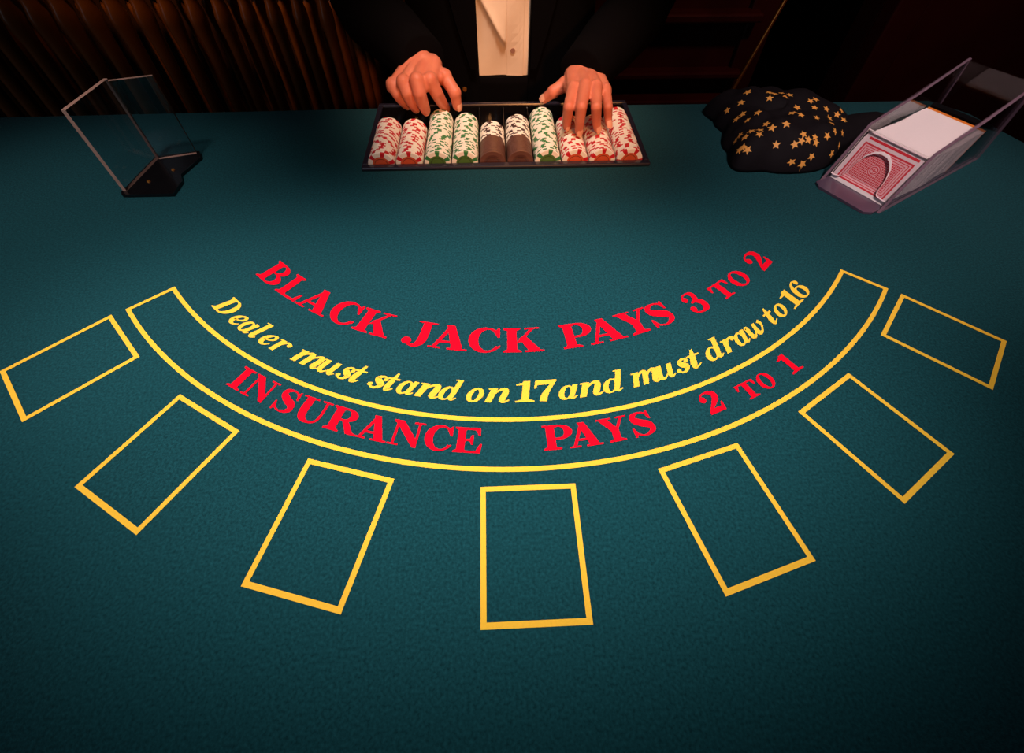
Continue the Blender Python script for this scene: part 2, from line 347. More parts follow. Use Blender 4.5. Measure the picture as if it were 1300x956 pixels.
G = {
 'I': lambda: g_stem(.14, .42, 0, .56),
 'B': lambda: ST()+g_bowl(.38, .50, .48, 1, .40, .25, .075)+g_bowl(.38, .52, 0, .55, .47, .27, .075),
 'P': lambda: g_stem(.12, .40, 0, .56)+g_bowl(.38, .54, .40, 1, .44, .27, .08),
 'R': lambda: ST()+g_bowl(.38, .54, .46, 1, .40, .26, .08)+g_poly((.46, .52), (.68, .52), (.98, .10), (1.10, .06), (1.10, 0), (.78, 0)),
 'D': lambda: g_stem(.12, .40, 0, .5)+g_bowl(.38, .50, 0, 1, .52, .28, .08),
 'L': lambda: ST()+g_poly((.38, 0), (.95, 0), (1.0, .38), (.93, .38), (.80, .10), (.38, .08)),
 'E': lambda: ST()+g_poly((.38, 1), (.92, 1), (.94, .68), (.87, .68), (.75, .90), (.38, .92))+g_poly((.38, .455), (.56, .455), (.62, .32), (.69, .32), (.69, .70), (.62, .70), (.56, .545), (.38, .545))+g_poly((.38, 0), (.95, 0), (1.0, .36), (.93, .36), (.79, .09), (.38, .08)),
 'A': lambda: g_poly((.40, 1), (.66, 1), (1.03, .06), (.69, .06))+g_poly((.45, .88), (.53, .76), (.24, .06), (.12, .06))+g_poly((.27, .25), (.70, .25), (.66, .34), (.31, .34))+g_rect(0, 0, .38, .065)+g_rect(.57, 0, 1.15, .065),
 'C': lambda: g_ring(.52, .5, .52, .52, .60, .30, .43, 40, 322)+g_poly((.78, .82), (.90, .98), (.97, 1.0), (.97, .60), (.90, .60))+g_stroke([(.83, .235), (.92, .20), (.97, .27)], [.07, .08, .03]),
 'K': lambda: ST()+g_poly((.38, .38), (.80, .94), (.92, .94), (.52, .42))+g_rect(.64, .935, 1.10, 1)+g_poly((.46, .55), (.63, .70), (1.06, .06), (.72, .06))+g_rect(.60, 0, 1.15, .065),
 'J': lambda: g_stroke([(.60, .95), (.60, .40), (.56, .15), (.40, -.03), (.20, .02)], [.28, .28, .26, .12, .10])+g_disc(.15, .12, .15, .14)+g_rect(.30, .935, .92, 1),
 'S': lambda: g_stroke([(.80, .68), (.76, .88), (.50, .97), (.24, .88), (.22, .70), (.46, .54), (.74, .40), (.78, .18), (.50, .03), (.22, .10), (.10, .34)], [.05, .07, .075, .19, .26, .29, .28, .21, .075, .07, .05])+g_poly((.72, .86), (.80, 1.0), (.86, 1.0), (.88, .64), (.81, .64))+g_poly((.04, .37), (.11, .37), (.22, .14), (.12, -.01), (.06, -.01)),
 'U': lambda: g_stroke([(.28, .96), (.28, .40), (.36, .12), (.60, .02), (.84, .13), (.91, .42), (.91, .96)], [.28, .28, .24, .11, .09, .09, .09])+g_rect(0, .935, .58, 1)+g_rect(.72, .935, 1.10, 1),
 'N': lambda: g_rect(.14, .0, .24, .95)+g_rect(0, 0, .40, .065)+g_poly((.0, 1), (.38, 1), (1.04, .24), (1.04, 0), (.90, 0), (.14, .86), (0, .93))+g_rect(.95, .10, 1.04, .97)+g_rect(.78, .935, 1.20, 1),
 'O': lambda: g_ring(.54, .5, .54, .52, .54, .25, .43),
 'T': lambda: g_stem(.37, .65, .22, .80, top=False)+g_poly((0, 1), (1.02, 1), (1.02, .64), (.95, .64), (.84, .91), (.18, .91), (.07, .64), (0, .64)),
 'Y': lambda: g_poly((.08, .95), (.42, .95), (.74, .44), (.46, .42))+g_poly((.57, .44), (.69, .44), (1.0, .95), (.88, .95))+g_stem(.44, .72, .28, .88, top=False)[:0]+g_poly((.28, 0), (.88, 0), (.88, .06), (.72, .12), (.72, .50), (.44, .50), (.44, .12), (.28, .06))+g_rect(0, .935, .56, 1)+g_rect(.74, .935, 1.14, 1),
 '3': lambda: g_stroke([(.12, .76), (.22, .92), (.46, .97), (.70, .86), (.68, .66), (.50, .54), (.34, .52)], [.10, .08, .08, .22, .25, .12, .06])+g_disc(.19, .74, .14, .13)+g_stroke([(.34, .54), (.56, .53), (.80, .36), (.76, .12), (.48, .02), (.22, .08), (.12, .26)], [.06, .12, .28, .26, .085, .08, .10])+g_disc(.18, .25, .15, .13),
 '2': lambda: g_stroke([(.12, .72), (.20, .90), (.46, .97), (.74, .85), (.76, .64), (.54, .42), (.28, .20), (.14, .05)], [.10, .08, .085, .24, .28, .19, .11, .08])+g_disc(.19, .70, .15, .14)+g_poly((.10, 0), (.86, 0), (.93, .40), (.86, .40), (.76, .22), (.26, .22)),
 '1': lambda: g_stem(.28, .56, .06, .78, top=False)+g_poly((.02, .86), (.02, .80), (.28, .80), (.56, .84), (.56, 1), (.36, 1), (.24, .92)),
 '7': lambda: g_poly((.06, 1), (.96, 1), (.96, .92), (.86, .78), (.16, .78), (.10, .62), (.03, .62))+g_stroke([(.88, .92), (.62, .55), (.46, .25), (.42, 0)], [.12, .20, .28, .31]),
 '6': lambda: g_ring(.47, .33, .45, .35, .47, .17, .27)+g_stroke([(.82, .86), (.62, .97), (.36, .86), (.19, .60), (.16, .34)], [.10, .08, .16, .26, .27])+g_disc(.77, .82, .13),
 # italic lower case (sheared when placed)
 'e': lambda: g_stroke([(.14, .28), (.36, .33), (.50, .46), (.46, .60), (.32, .61), (.16, .44), (.14, .22), (.26, .06), (.42, .06), (.56, .20)], [.06, .07, .13, .14, .09, .19, .22, .16, .08, .05]),
 'a': lambda: g_ring(.27, .31, .27, .335, .31, .11, .25)+g_stroke([(.56, .66), (.52, .34), (.50, .12), (.57, .03), (.70, .12)], [.20, .20, .19, .10, .05]),
 'l': lambda: g_stroke([(.22, .98), (.22, .50), (.22, .16), (.28, .03), (.42, .12)], [.20, .20, .20, .11, .05])+g_poly((.02, 1), (.32, 1), (.32, .92), (.02, .95)),
 'r': lambda: g_stroke([(.20, .64), (.20, .0)], [.20, .20])+g_poly((.02, .66), (.30, .66), (.30, .58), (.02, .60))+g_stroke([(.22, .28), (.32, .54), (.44, .62), (.56, .56)], [.05, .10, .11, .10])+g_disc(.55, .53, .10),
 'n': lambda: g_stroke([(.18, .64), (.18, 0)], [.20, .20])+g_poly((.0, .66), (.28, .66), (.28, .58), (0, .60))+g_stroke([(.18, .25), (.34, .56), (.50, .62), (.57, .46), (.56, .14), (.64, .03), (.78, .12)], [.05, .10, .15, .20, .20, .11, .05]),
 'm': lambda: g_stroke([(.18, .64), (.18, 0)], [.20, .20])+g_poly((.0, .66), (.28, .66), (.28, .58), (0, .60))+g_stroke([(.18, .25), (.32, .56), (.46, .62), (.53, .46), (.53, 0)], [.05, .10, .15, .20, .20])+g_stroke([(.53, .25), (.68, .56), (.82, .62), (.89, .46), (.88, .14), (.96, .03), (1.10, .12)], [.05, .10, .15, .20, .20, .11, .05]),
 'u': lambda: g_stroke([(.18, .64), (.18, .24), (.25, .06), (.40, .06), (.56, .30)], [.20, .20, .16, .09, .05])+g_poly((.0, .66), (.28, .66), (.28, .58), (0, .60))+g_stroke([(.60, .65), (.60, .16), (.67, .03), (.80, .12)], [.20, .20, .11, .05]),
 's': lambda: g_stroke([(.46, .46), (.42, .59), (.27, .61), (.16, .50), (.27, .36), (.43, .22), (.36, .06), (.19, .03), (.06, .18)], [.08, .08, .11, .18, .22, .20, .14, .08, .08])+g_disc(.44, .49, .085)+g_disc(.08, .15, .09),
 't': lambda: g_stroke([(.24, .90), (.23, .50), (.23, .18), (.29, .03), (.46, .14)], [.08, .20, .20, .12, .05])+g_rect(.02, .56, .46, .645),
 'd': lambda: g_ring(.27, .31, .27, .335, .31, .11, .25)+g_stroke([(.54, .98), (.52, .40), (.50, .14), (.57, .03), (.70, .12)], [.20, .20, .19, .10, .05])+g_poly((.34, 1), (.64, 1), (.64, .92), (.34, .95)),
 'o': lambda: g_ring(.31, .32, .31, .345, .31, .11, .26),
 'w': lambda: g_stroke([(.04, .56), (.16, .60), (.20, .30), (.28, .06), (.44, .14), (.54, .42), (.55, .62)], [.06, .17, .20, .18, .08, .12, .18])+g_stroke([(.55, .55), (.56, .20), (.66, .05), (.82, .16), (.90, .42), (.80, .61)], [.17, .19, .16, .09, .12, .16]),
}
def glyph(bm, ch, R, d0, d1, h, shear=0.0):
    sh = G[ch](); pts = []
    for s in sh: pts += s[1] if s[0] == 'p' else s[1]+s[2]
    xs = [x+shear*y for x, y in pts]; lo, hi = min(xs), max(xs)
    def put(p):
        x, y = p; u = (x+shear*y-lo)/(hi-lo); return polar(R-y*h, d0+(d1-d0)*u)
    for si, s in enumerate(sh):
        lift = Vector((0, 0, 2.5e-5*si))
        if s[0] == 'p':
            v = [bm.verts.new(put(p)+lift) for p in s[1]]
            for t in geometry.tessellate_polygon([[Vector((x, y, 0)) for x, y in s[1]]]):
                try: bm.faces.new([v[i] for i in t])
                except ValueError: pass
        else: strip(bm, [put(p)+lift for p in s[1]], [put(p)+lift for p in s[2]])
def word(mname, spec, shear=0.0):
    bm = bmesh.new()
    for ch, R, d0, d1, h in spec: glyph(bm, ch, R, d0, d1, h, shear)
    bmesh.ops.recalc_face_normals(bm, faces=bm.faces)
    for f in bm.faces:
        if f.normal.z < 0: f.normal_flip()
    bmesh.ops.translate(bm, verts=bm.verts, vec=-TO)
    me = bpy.data.meshes.new('lettering'); bm.to_mesh(me); bm.free(); finish('lettering', me, mname, ROOT)
def row(R, h, *it): return [(c, R, a, b, h) for c, a, b in it]
r1 = lambda *i: row(.4503, .0333, *i)
word('red', r1(('B', -44.5, -40.0), ('L', -39.4, -34.9), ('A', -34.9, -29.3), ('C', -29.1, -24.6), ('K', -24.4, -18.8)))
word('red', r1(('J', -16.7, -12.3), ('A', -12.8, -7.3), ('C', -7.3, -2.7), ('K', -2.3, 3.4)))
word('red', r1(('P', 6.1, 10.9), ('A', 10.0, 15.5), ('Y', 15.0, 20.4), ('S', 20.1, 23.8)))
word('red', row(.4537, .0315, ('3', 26.7, 29.9)))
word('red', row(.4550, .0245, ('T', 32.0, 35.8), ('O', 36.3, 39.7)))
word('red', row(.4578, .0315, ('2', 42.2, 45.7)))
y_ = lambda *i: row(.5113, .0245, *i)
SH = 0.30
word('yellow', y_(('D', -43.5, -40.1), ('e', -39.6, -37.6), ('a', -37.7, -35.4), ('l', -35.5, -33.9), ('e', -33.8, -31.8), ('r', -31.8, -29.4)), SH)
word('yellow', y_(('m', -28.4, -24.4), ('u', -24.6, -22.1), ('s', -22.1, -20.1), ('t', -20.3, -18.6)), SH)
word('yellow', y_(('s', -18.0, -15.8), ('t', -16.0, -14.4), ('a', -14.5, -12.1), ('n', -12.3, -9.4), ('d', -9.6, -6.9)), SH)
word('yellow', y_(('o', -6.4, -4.4), ('n', -4.3, -1.5)), SH)
word('yellow', y_(('1', -0.9, 1.3), ('7', 1.4, 4.2)), 0.14)
word('yellow', y_(('a', 4.1, 6.6), ('n', 6.4, 9.3), ('d', 9.3, 12.3)), SH)
word('yellow', y_(('m', 12.8, 16.5), ('u', 16.1, 18.6), ('s', 18.6, 20.8), ('t', 20.7, 22.7)), SH)
word('yellow', y_(('d', 23.1, 26.2), ('r', 25.8, 28.4), ('a', 27.9, 30.3), ('w', 30.2, 33.3)), SH)
word('yellow', y_(('t', 34.3, 36.0), ('o', 36.0, 38.2)), SH)
word('yellow', row(.5133, .0240, ('1', 38.7, 41.3), ('6', 41.2, 43.8)), 0.14)
i_ = lambda *i: row(.5650, .0255, *i)
word('red', i_(('I', -32.05, -30.3), ('N', -30.0, -26.8), ('S', -26.1, -23.8), ('U', -23.6, -20.15), ('R', -19.95, -16.5), ('A', -16.55, -13.4), ('N', -13.3, -10.0), ('C', -9.85, -7.1), ('E', -6.95, -4.2)))
word('red', row(.5632, .0250, ('P', 1.7, 4.7), ('A', 4.2, 7.45), ('Y', 7.3, 10.5), ('S', 10.65, 13.0)))
word('red', row(.5630, .0240, ('2', 18.75, 20.95)))
word('red', row(.5645, .0185, ('T', 23.15, 25.6), ('O', 25.85, 27.75)))
word('red', row(.5648, .0238, ('1', 29.85, 31.75)))

# ------------------------------------------------------------------ chip tray
TX0, TX1, TY0, TY1 = -0.1975, 0.2415, 0.6335, 0.8355
TRAY = thing('chip_tray', 'black plastic dealer tray with ten channels of poker chips at the table edge', 'tray', (0.022, 0.735, TZ))
to = Vector((0.022, 0.735, TZ))
CX = [-0.1686+0.04221*i for i in range(10)]; CZ_, CR = 0.0030, 0.0207
bm = bmesh.new()
def tray_profile():
    p = []
    for cx in CX:
        for k in range(13):
            a = math.pi+math.pi*k/12; p.append((cx+CR*math.cos(a), CZ_-0.001+CR*math.sin(a)))
    return p
prof = tray_profile(); ya, yb = 0.6445, 0.8255
A = [bm.verts.new((x, ya, TZ+z)) for x, z in prof]; B = [bm.verts.new((x, yb, TZ+z)) for x, z in prof]
for i in range(len(A)-1): bm.faces.new((A[i], A[i+1], B[i+1], B[i]))
# outer shell under the channels and the two end walls
zb = TZ-0.0215
box(bm, -0.1905, 0.2335, 0.6410, ya, zb, TZ+0.003); box(bm, -0.1905, 0.2335, yb, 0.8290, zb, TZ+0.003)
box(bm, -0.1905, CX[0]-CR, ya, yb, zb, TZ+0.003); box(bm, CX[-1]+CR, 0.2335, ya, yb, zb, TZ+0.003); box(bm, -0.1905, 0.2335, 0.6410, 0.8290, zb-0.002, zb)
from_bm('channel_insert', bm, 'black_plastic', TRAY, to)
bm = bmesh.new(); zt, z0 = TZ+0.0062, TZ+0.0008
box(bm, TX0, TX1, TY0, TY0+0.0105, z0, zt, bevel=0.0018); box(bm, TX0, TX1, TY1-0.0085, TY1, z0, zt, bevel=0.0018)
box(bm, TX0, TX0+0.0085, TY0+0.0105, TY1-0.0085, z0, zt, bevel=0.0018); box(bm, TX1-0.0085, TX1, TY0+0.0105, TY1-0.0085, z0, zt, bevel=0.0018)
from_bm('rim', bm, 'rim_sheen_plastic', TRAY, to)

# ------------------------------------------------------------------ chips: every chip of every column is an object
CT = 0.00335
def chip_mesh(name, mats, spots):
    bm = bmesh.new(); n = 36; R = 0.0199; t = CT*0.96
    prof = [(0.0, R*0.66), (0.0, R*0.955), (t*0.14, R), (t*0.86, R), (t, R*0.955), (t, R*0.66)]
    rings = [[bm.verts.new((r*math.cos(2*math.pi*k/n), y, r*math.sin(2*math.pi*k/n))) for k in range(n)] for y, r in prof]
    for a, b in zip(rings, rings[1:]):
        for k in range(n):
            f = bm.faces.new((a[k], a[(k+1) % n], b[(k+1) % n], b[k])); f.material_index = 1 if (spots and k % 6 in (0, 1)) else 0
    for r in (list(reversed(rings[0])), rings[-1]):
        f = bm.faces.new(r); f.material_index = 2
    bmesh.ops.recalc_face_normals(bm, faces=bm.faces)
    me = bpy.data.meshes.new(name); bm.to_mesh(me); bm.free()
    for m in mats: me.materials.append(MT[m])
    return me
CM = {'red': chip_mesh('red_spotted_chip', ('chip_white', 'chip_red', 'inlay_red'), True),
      'green': chip_mesh('green_spotted_chip', ('chip_white', 'chip_green', 'inlay_green'), True),
      'dark': chip_mesh('brown_spotted_chip', ('chip_white', 'chip_dark', 'inlay_brown'), True),
      'brown': chip_mesh('plain_brown_chip', ('chip_brown', 'chip_brown', 'inlay_brown'), False)}
PLACE = ['leftmost column', 'second column from the left', 'third column from the left', 'fourth column from the left', 'left brown-fronted column', 'right brown-fronted column', 'lone green column right of the brown-fronted ones', 'column under the index and middle fingers', 'column left of the rightmost one', 'rightmost column']
UN = ['', 'first', 'second', 'third', 'fourth', 'fifth', 'sixth', 'seventh', 'eighth', 'ninth', 'tenth', 'eleventh', 'twelfth', 'thirteenth', 'fourteenth', 'fifteenth', 'sixteenth', 'seventeenth', 'eighteenth', 'nineteenth']
def nth(k):
    if k < 20: return UN[k]
    return {20: 'twentieth', 30: 'thirtieth', 40: 'fortieth'}[k] if k % 10 == 0 else {2: 'twenty', 3: 'thirty', 4: 'forty'}[k//10]+'-'+UN[k % 10]
WORD = {'red': 'red-spotted white chip', 'green': 'green-spotted white chip', 'dark': 'brown-spotted white chip', 'brown': 'plain brown chip'}
COLS = [('red', .7535), ('red', .7475), ('green', .7785), ('green', .7635), ('dark', .7395), ('dark', .7585), ('green', .7805), ('red', .7560), ('red', .7560), ('red', .7770)]
# printed disc on the face that shows at the front of each column
def inlay_mesh():
    bm = bmesh.new(); r0 = [bm.verts.new((0.0106*math.cos(2*math.pi*k/32), -0.0002, 0.0106*math.sin(2*math.pi*k/32))) for k in range(32)]; bm.faces.new(r0)
    r1 = [[bm.verts.new((r*math.cos(2*math.pi*k/32), -0.0003, r*math.sin(2*math.pi*k/32))) for k in range(32)] for r in (0.0095, 0.0101)]
    for k in range(32):
        f = bm.faces.new((r1[0][k], r1[0][(k+1) % 32], r1[1][(k+1) % 32], r1[1][k])); f.material_index = 1
    me = bpy.data.meshes.new('inlay'); bm.to_mesh(me); bm.free(); return me
IN = {}
for k, m in (('red', 'chip_white'), ('green', 'chip_white'), ('brown', 'chip_brown')):
    IN[k] = inlay_mesh(); IN[k].materials.append(MT['inlay_'+k]); IN[k].materials.append(MT['ink'])
PARTC = [0, 0, 0, 0, 14, 14, 0, 0, 0, 0]    # how many plain brown chips at the front of the column
first = {}
for c, (kind, yend) in enumerate(COLS):
    y = 0.6458; k = 0
    while y+CT <= yend:
        kd = 'brown' if k < PARTC[c] else kind
        if kd not in first: o = bpy.data.objects.new('poker_chip', CM[kd]); first[kd] = o
        else: o = first[kd].copy()
        COL.objects.link(o); o.location = (CX[c]+random.uniform(-.0003, .0003), y, TZ+CZ_+random.uniform(0, .0003)); o.rotation_euler = (0, random.uniform(0, 6.283), 0)
        tag(o, WORD[kd]+', '+('frontmost' if k == 0 else nth(k+1)+' from the front')+', '+PLACE[c], 'poker chip', WORD[kd]+'s, '+PLACE[c])
        if k == 0:
            q = bpy.data.objects.new('inlay', IN['brown' if kd == 'brown' else kd]); COL.objects.link(q); q.parent = o
        y += CT; k += 1

# ------------------------------------------------------------------ discard holder, left
HO = Vector((-0.49, 0.63, TZ))
HOLD = thing('discard_holder', 'empty clear acrylic discard holder on black base, left end of table', 'card holder', HO)
bm = bmesh.new()
bp_ = [(-0.5268, 0.5870), (-0.5165, 0.6775), (-0.4560, 0.6910), (-0.4470, 0.6745), (-0.4598, 0.6280), (-0.4515, 0.6110), (-0.4521, 0.5800), (-0.5230, 0.5800)]
prism(bm, [(x, y, TZ+0.0003) for x, y in bp_], (0, 0, 0.0047)); from_bm('base', bm, 'black_plastic', HOLD, HO)
def panel(a, b, inward, h, th, z0=0.0052):
    a, b = Vector((*a, 0)), Vector((*b, 0)); nrm = Vector(inward).normalized()*th; bm = bmesh.new()
    pts = [a+Vector((0, 0, TZ+z0)), b+Vector((0, 0, TZ+z0)), b+Vector((0, 0, TZ+h)), a+Vector((0, 0, TZ+h))]
    prism(bm, pts, nrm, 0, 1); return bm
from_bm('side_panel', panel((-0.5248, .5884), (-0.5152, .6740), (.993, -.12, 0), .1195, .0058), ['acrylic', 'acrylic_edge'], HOLD, HO)
from_bm('back_panel', panel((-0.5092, .6735), (-0.4577, .6875), (.235, -.972, 0), .1180, .0045), ['acrylic', 'acrylic_edge'], HOLD, HO)
for x, y in ((-0.4988, 0.6109), (-0.4754, 0.6396)):
    bm = bmesh.new(); tube(bm, [(x, y, TZ+0.005), (x, y, TZ+0.0066)], [0.0026, 0.0020], 12); from_bm('screw', bm, 'brass', HOLD, HO)

# ------------------------------------------------------------------ dealing shoe, right
SA = math.radians(29.46); SD = Vector((math.cos(SA), math.sin(SA), 0)); SN = Vector((-SD.y, SD.x, 0)); SR = Vector((0.5402, 0.5112, TZ))
def sh(s, n, z): return SR+SD*s+SN*n+Vector((0, 0, z))
SHOE = thing('dealing_shoe', 'clear acrylic dealing shoe holding cards at the right end of the table', 'card shoe', sh(0.12, 0.047, 0))
SO = sh(0.12, 0.047, 0)
SW = 0.0946; side = [(-0.006, 0.0004), (0.0425, 0.0735), (0.137, 0.0905), (0.241, 0.1185), (0.2594, 0.0004)]
for n0 in (0.0, SW-0.0036):
    bm = bmesh.new(); prism(bm, [sh(s, n0, z) for s, z in side], SN*0.0036, 0, 1); from_bm('side_panel', bm, ['shoe_acrylic', 'shoe_edge'], SHOE, SO)
bm = bmesh.new()
prism(bm, [sh(-0.017, 0.0045, 0.0003), sh(-0.0265, 0.012, 0.0003), sh(-0.0275, SW-0.012, 0.0003), sh(-0.020, SW-0.002, 0.0003), sh(0.0, SW-0.0038, 0.0003), sh(0.254, SW-0.0038, 0.0003), sh(0.254, 0.0038, 0.0003), sh(0.0, 0.0038, 0.0003)], (0, 0, 0.0035))
from_bm('base_plate', bm, 'shoe_base', SHOE, SO)
bm = bmesh.new(); prism(bm, [sh(0.2525, 0.0038, 0.004), sh(0.2360, 0.0038, 0.1165), sh(0.2395, 0.0038, 0.1165), sh(0.2560, 0.0038, 0.004)], SN*(SW-0.0076), 1, 0); from_bm('back_panel', bm, ['shoe_acrylic', 'shoe_edge'], SHOE, SO)
SLA = math.atan2(0.073, 0.0425)
def sl(off, n, t): return sh(off+t*math.cos(SLA), n, t*math.sin(SLA)+0.0004)
# front guard with an arched finger opening
arch = [(.0866, .0112), (.0790, .0126), (.0745, .0180), (.0732, .0300), (.0715, .0400), (.0680, .0490), (.0615, .0560), (.0530, .0590), (.0445, .0582), (.0370, .0535), (.0305, .0460), (.0268, .0370), (.0250, .0270), (.0240, .0180), (.0205, .0130), (.0125, .0118)]
outl = [(.0040, .0118)]+list(reversed(arch))+[(.0906, .0112), (.0906, .0780), (.0040, .0780)]
bm = bmesh.new(); prism(bm, [sl(0.0005, n, t) for n, t in outl], Vector(sl(0.0033, 0, 0))-Vector(sl(0.0005, 0, 0)), 0, 1); from_bm('front_guard', bm, ['shoe_acrylic', 'glint_edge'], SHOE, SO)
bm = bmesh.new(); rows = []                 # white strip painting the glint along the top of the opening
glint = arch[4:12]; mid_ = ((.0866+.0125)/2, .030)
for i, (n, t) in enumerate(glint):
    w_ = .0036*math.sin(math.pi*(i+.5)/len(glint))**1.5; v_ = Vector((n-mid_[0], t-mid_[1])).normalized()
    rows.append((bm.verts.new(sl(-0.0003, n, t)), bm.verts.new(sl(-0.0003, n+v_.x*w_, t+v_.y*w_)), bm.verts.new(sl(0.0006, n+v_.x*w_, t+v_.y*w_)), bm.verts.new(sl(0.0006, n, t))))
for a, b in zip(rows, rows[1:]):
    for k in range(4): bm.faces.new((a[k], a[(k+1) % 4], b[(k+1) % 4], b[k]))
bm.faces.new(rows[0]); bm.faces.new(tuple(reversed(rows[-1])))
from_bm('opening_glint', bm, 'glint_edge', SHOE, SO)
bm = bmesh.new(); prism(bm, [sh(0.207, 0.005, 0.0045), sh(0.207, 0.005, 0.061), sh(0.213, 0.005, 0.064), sh(0.249, 0.005, 0.040), sh(0.2505, 0.005, 0.0045)], SN*(SW-0.010)); from_bm('weight_block', bm, 'black_plastic', SHOE, SO)
# cards: the front card, one raised behind it, the packed rest as one pile
def card_body(bm, off, n0, n1, t0, t1, th, mi=0):
    nv = Vector((math.sin(SLA), 0, -math.cos(SLA)))
    prism(bm, [sl(off, n0, t0), sl(off, n1, t0), sl(off, n1, t1), sl(off, n0, t1)], (SD*math.sin(SLA)-Vector((0, 0, math.cos(SLA))))*th, mi, mi)
def rects(bm, off, lst, mi):
    for a, b, c, d_ in lst: bm.faces.new([bm.verts.new(sl(off, n, t)) for n, t in ((a, c), (b, c), (b, d_), (a, d_))]).material_index = mi
def frame_r(a, b, c, d_, w): return [(a, b, c, c+w), (a, b, d_-w, d_), (a, a+w, c+w, d_-w), (b-w, b, c+w, d_-w)]
def play_card(label, off, n0, n1, t0, t1, detail):
    org = sl(off, (n0+n1)/2, t0); bm = bmesh.new(); card_body(bm, off, n0, n1, t0, t1, 0.0003)
    o = tag(from_bm('playing_card', bm, 'card', None, org, loc=org), label, 'playing card', 'red-backed cards at the mouth of the shoe')
    bm = bmesh.new(); a, b, c, d_ = n0+.0062, n1-.0062, t0+.0052, t1-.0042
    if not detail: rects(bm, off-.0001, [(a, b, d_-.004, d_)], 0)
    else:
        rects(bm, off-.00006, [(a, b, c, d_)], 1); rects(bm, off-.00012, frame_r(a, b, c, d_, .0022), 0); rects(bm, off-.00012, frame_r(a+.0042, b-.0042, c+.0036, d_-.0036, .0010), 0); rects(bm, off-.00012, frame_r(a+.0074, b-.0074, c+.0066, d_-.0066, .0008), 0)
        A_, B_, C_, D_ = a+.0094, b-.0094, c+.0086, d_-.0086; nx, ny = 22, 13; dx, dy = (B_-A_)/nx, (D_-C_)/ny; mx, my = (A_+B_)/2, (C_+D_)/2
        for i in range(nx):
            for j in range(ny):
                x, y = A_+i*dx, C_+j*dy
                if math.hypot(x+dx/2-mx, y+dy/2-my) < 0.0082: continue
                rects(bm, off-.00012, [(x+dx*.12, x+dx*.88, y+dy*.12, y+dy*.88)], 0)
        for r0, r1_ in ((.0066, .0076), (.0040, .0054)):
            for k in range(24):
                t, u = 2*math.pi*k/24, 2*math.pi*(k+1)/24
                bm.faces.new([bm.verts.new(sl(off-.00012, mx+r*math.cos(v), my+r*math.sin(v))) for r, v in ((r0, t), (r1_, t), (r1_, u), (r0, u))])
        rects(bm, off-.00012, [(mx-.0034, mx+.0034, my-.0006, my+.0006), (mx-.0006, mx+.0006, my-.0034, my+.0034)], 0)
    from_bm('back_print', bm, ['card_red', 'card_pink'], o, org)
play_card('red-backed playing card showing through the arched opening of the shoe', 0.0052, 0.0055, 0.0895, 0.0045, 0.0665, True)
play_card('red-backed playing card pushed up behind the front card of the shoe', 0.0066, 0.0045, 0.0890, 0.0105, 0.0735, False)
bm = bmesh.new(); N_ = 135
for i in range(N_):
    off = 0.0085+i*0.00116; f = i/N_
    top = 0.0715-0.0045*min(1, i/14)+random.uniform(-.0004, .0004) + (0.0012*math.sin(i*.9) if i < 26 else 0)
    dn = random.uniform(-.0004, .0004)+0.0012*math.sin(f*9); card_body(bm, off, 0.0056+dn, 0.0890+dn, 0.0050, top, 0.00105)
o_ = sl(0.09, 0.047, 0.005); tag(from_bm('card_pile', bm, 'card', None, o_, loc=o_, kind='stuff'), 'white upper edges of many playing cards packed in the dealing shoe', 'cards')
bm = bmesh.new(); off = 0.0085+N_*0.00116+0.0003; card_body(bm, off, 0.0055, 0.0890, 0.0050, 0.0688, 0.0011); o_ = sl(off, 0.047, 0.005)
tag(from_bm('cut_card', bm, 'cut', None, o_, loc=o_), 'orange plastic cut card behind the packed white cards in the shoe', 'cut card')

# ------------------------------------------------------------------ black cloth with gold stars
CLOTH_OUT = [(.3677,.6183),(.4145,.6126),(.461,.607),(.5018,.6162),(.535,.640),(.572,.68),(.592,.735),(.583,.775),(.533,.803),(.475,.812),(.425,.806),(.385,.812),(.372,.800),(.380,.76),(.384,.725),(.372,.67)]
CLOTH_C = (.458, .708)
_pol = sorted((math.atan2(y-CLOTH_C[1], x-CLOTH_C[0]), math.hypot(x-CLOTH_C[0], y-CLOTH_C[1])) for x, y in CLOTH_OUT)
def cloth_rho(a):
    n = len(_pol)
    for i in range(n):
        a0, r0 = _pol[i]; a1, r1 = _pol[(i+1) % n]
        if i == n-1: a1 += 2*math.pi
        for aa in (a, a+2*math.pi):
            if a0 <= aa <= a1:
                t = (aa-a0)/(a1-a0); t = t*t*(3-2*t)
                return r0+(r1-r0)*t
    return _pol[0][1]
def cloth_h(x, y):
    dx, dy = x-CLOTH_C[0], y-CLOTH_C[1]
    a = math.atan2(dy, dx); r = min(1.0, math.hypot(dx, dy)/cloth_rho(a))
    env = (1-r**4)**.55
    w = (math.sin(38*x+62*y+2.2*math.sin(45*x)) * .0042 + math.sin(75*x-50*y+1.5*math.sin(60*y)) * .0032
         + .003*math.sin(5*a+1.0)*r + .002*math.sin(11*a)*r*r)
    tilt = .054 - .05*max(0, (.39-x))*6*.3 - .004*math.cos(a*2)
    return max(.0012, env*(tilt + w))
CO = Vector((CLOTH_C[0], CLOTH_C[1], TZ))
bm = bmesh.new(); NA, NR = 120, 44
ctr = bm.verts.new((CLOTH_C[0], CLOTH_C[1], TZ+cloth_h(*CLOTH_C))); prev = None
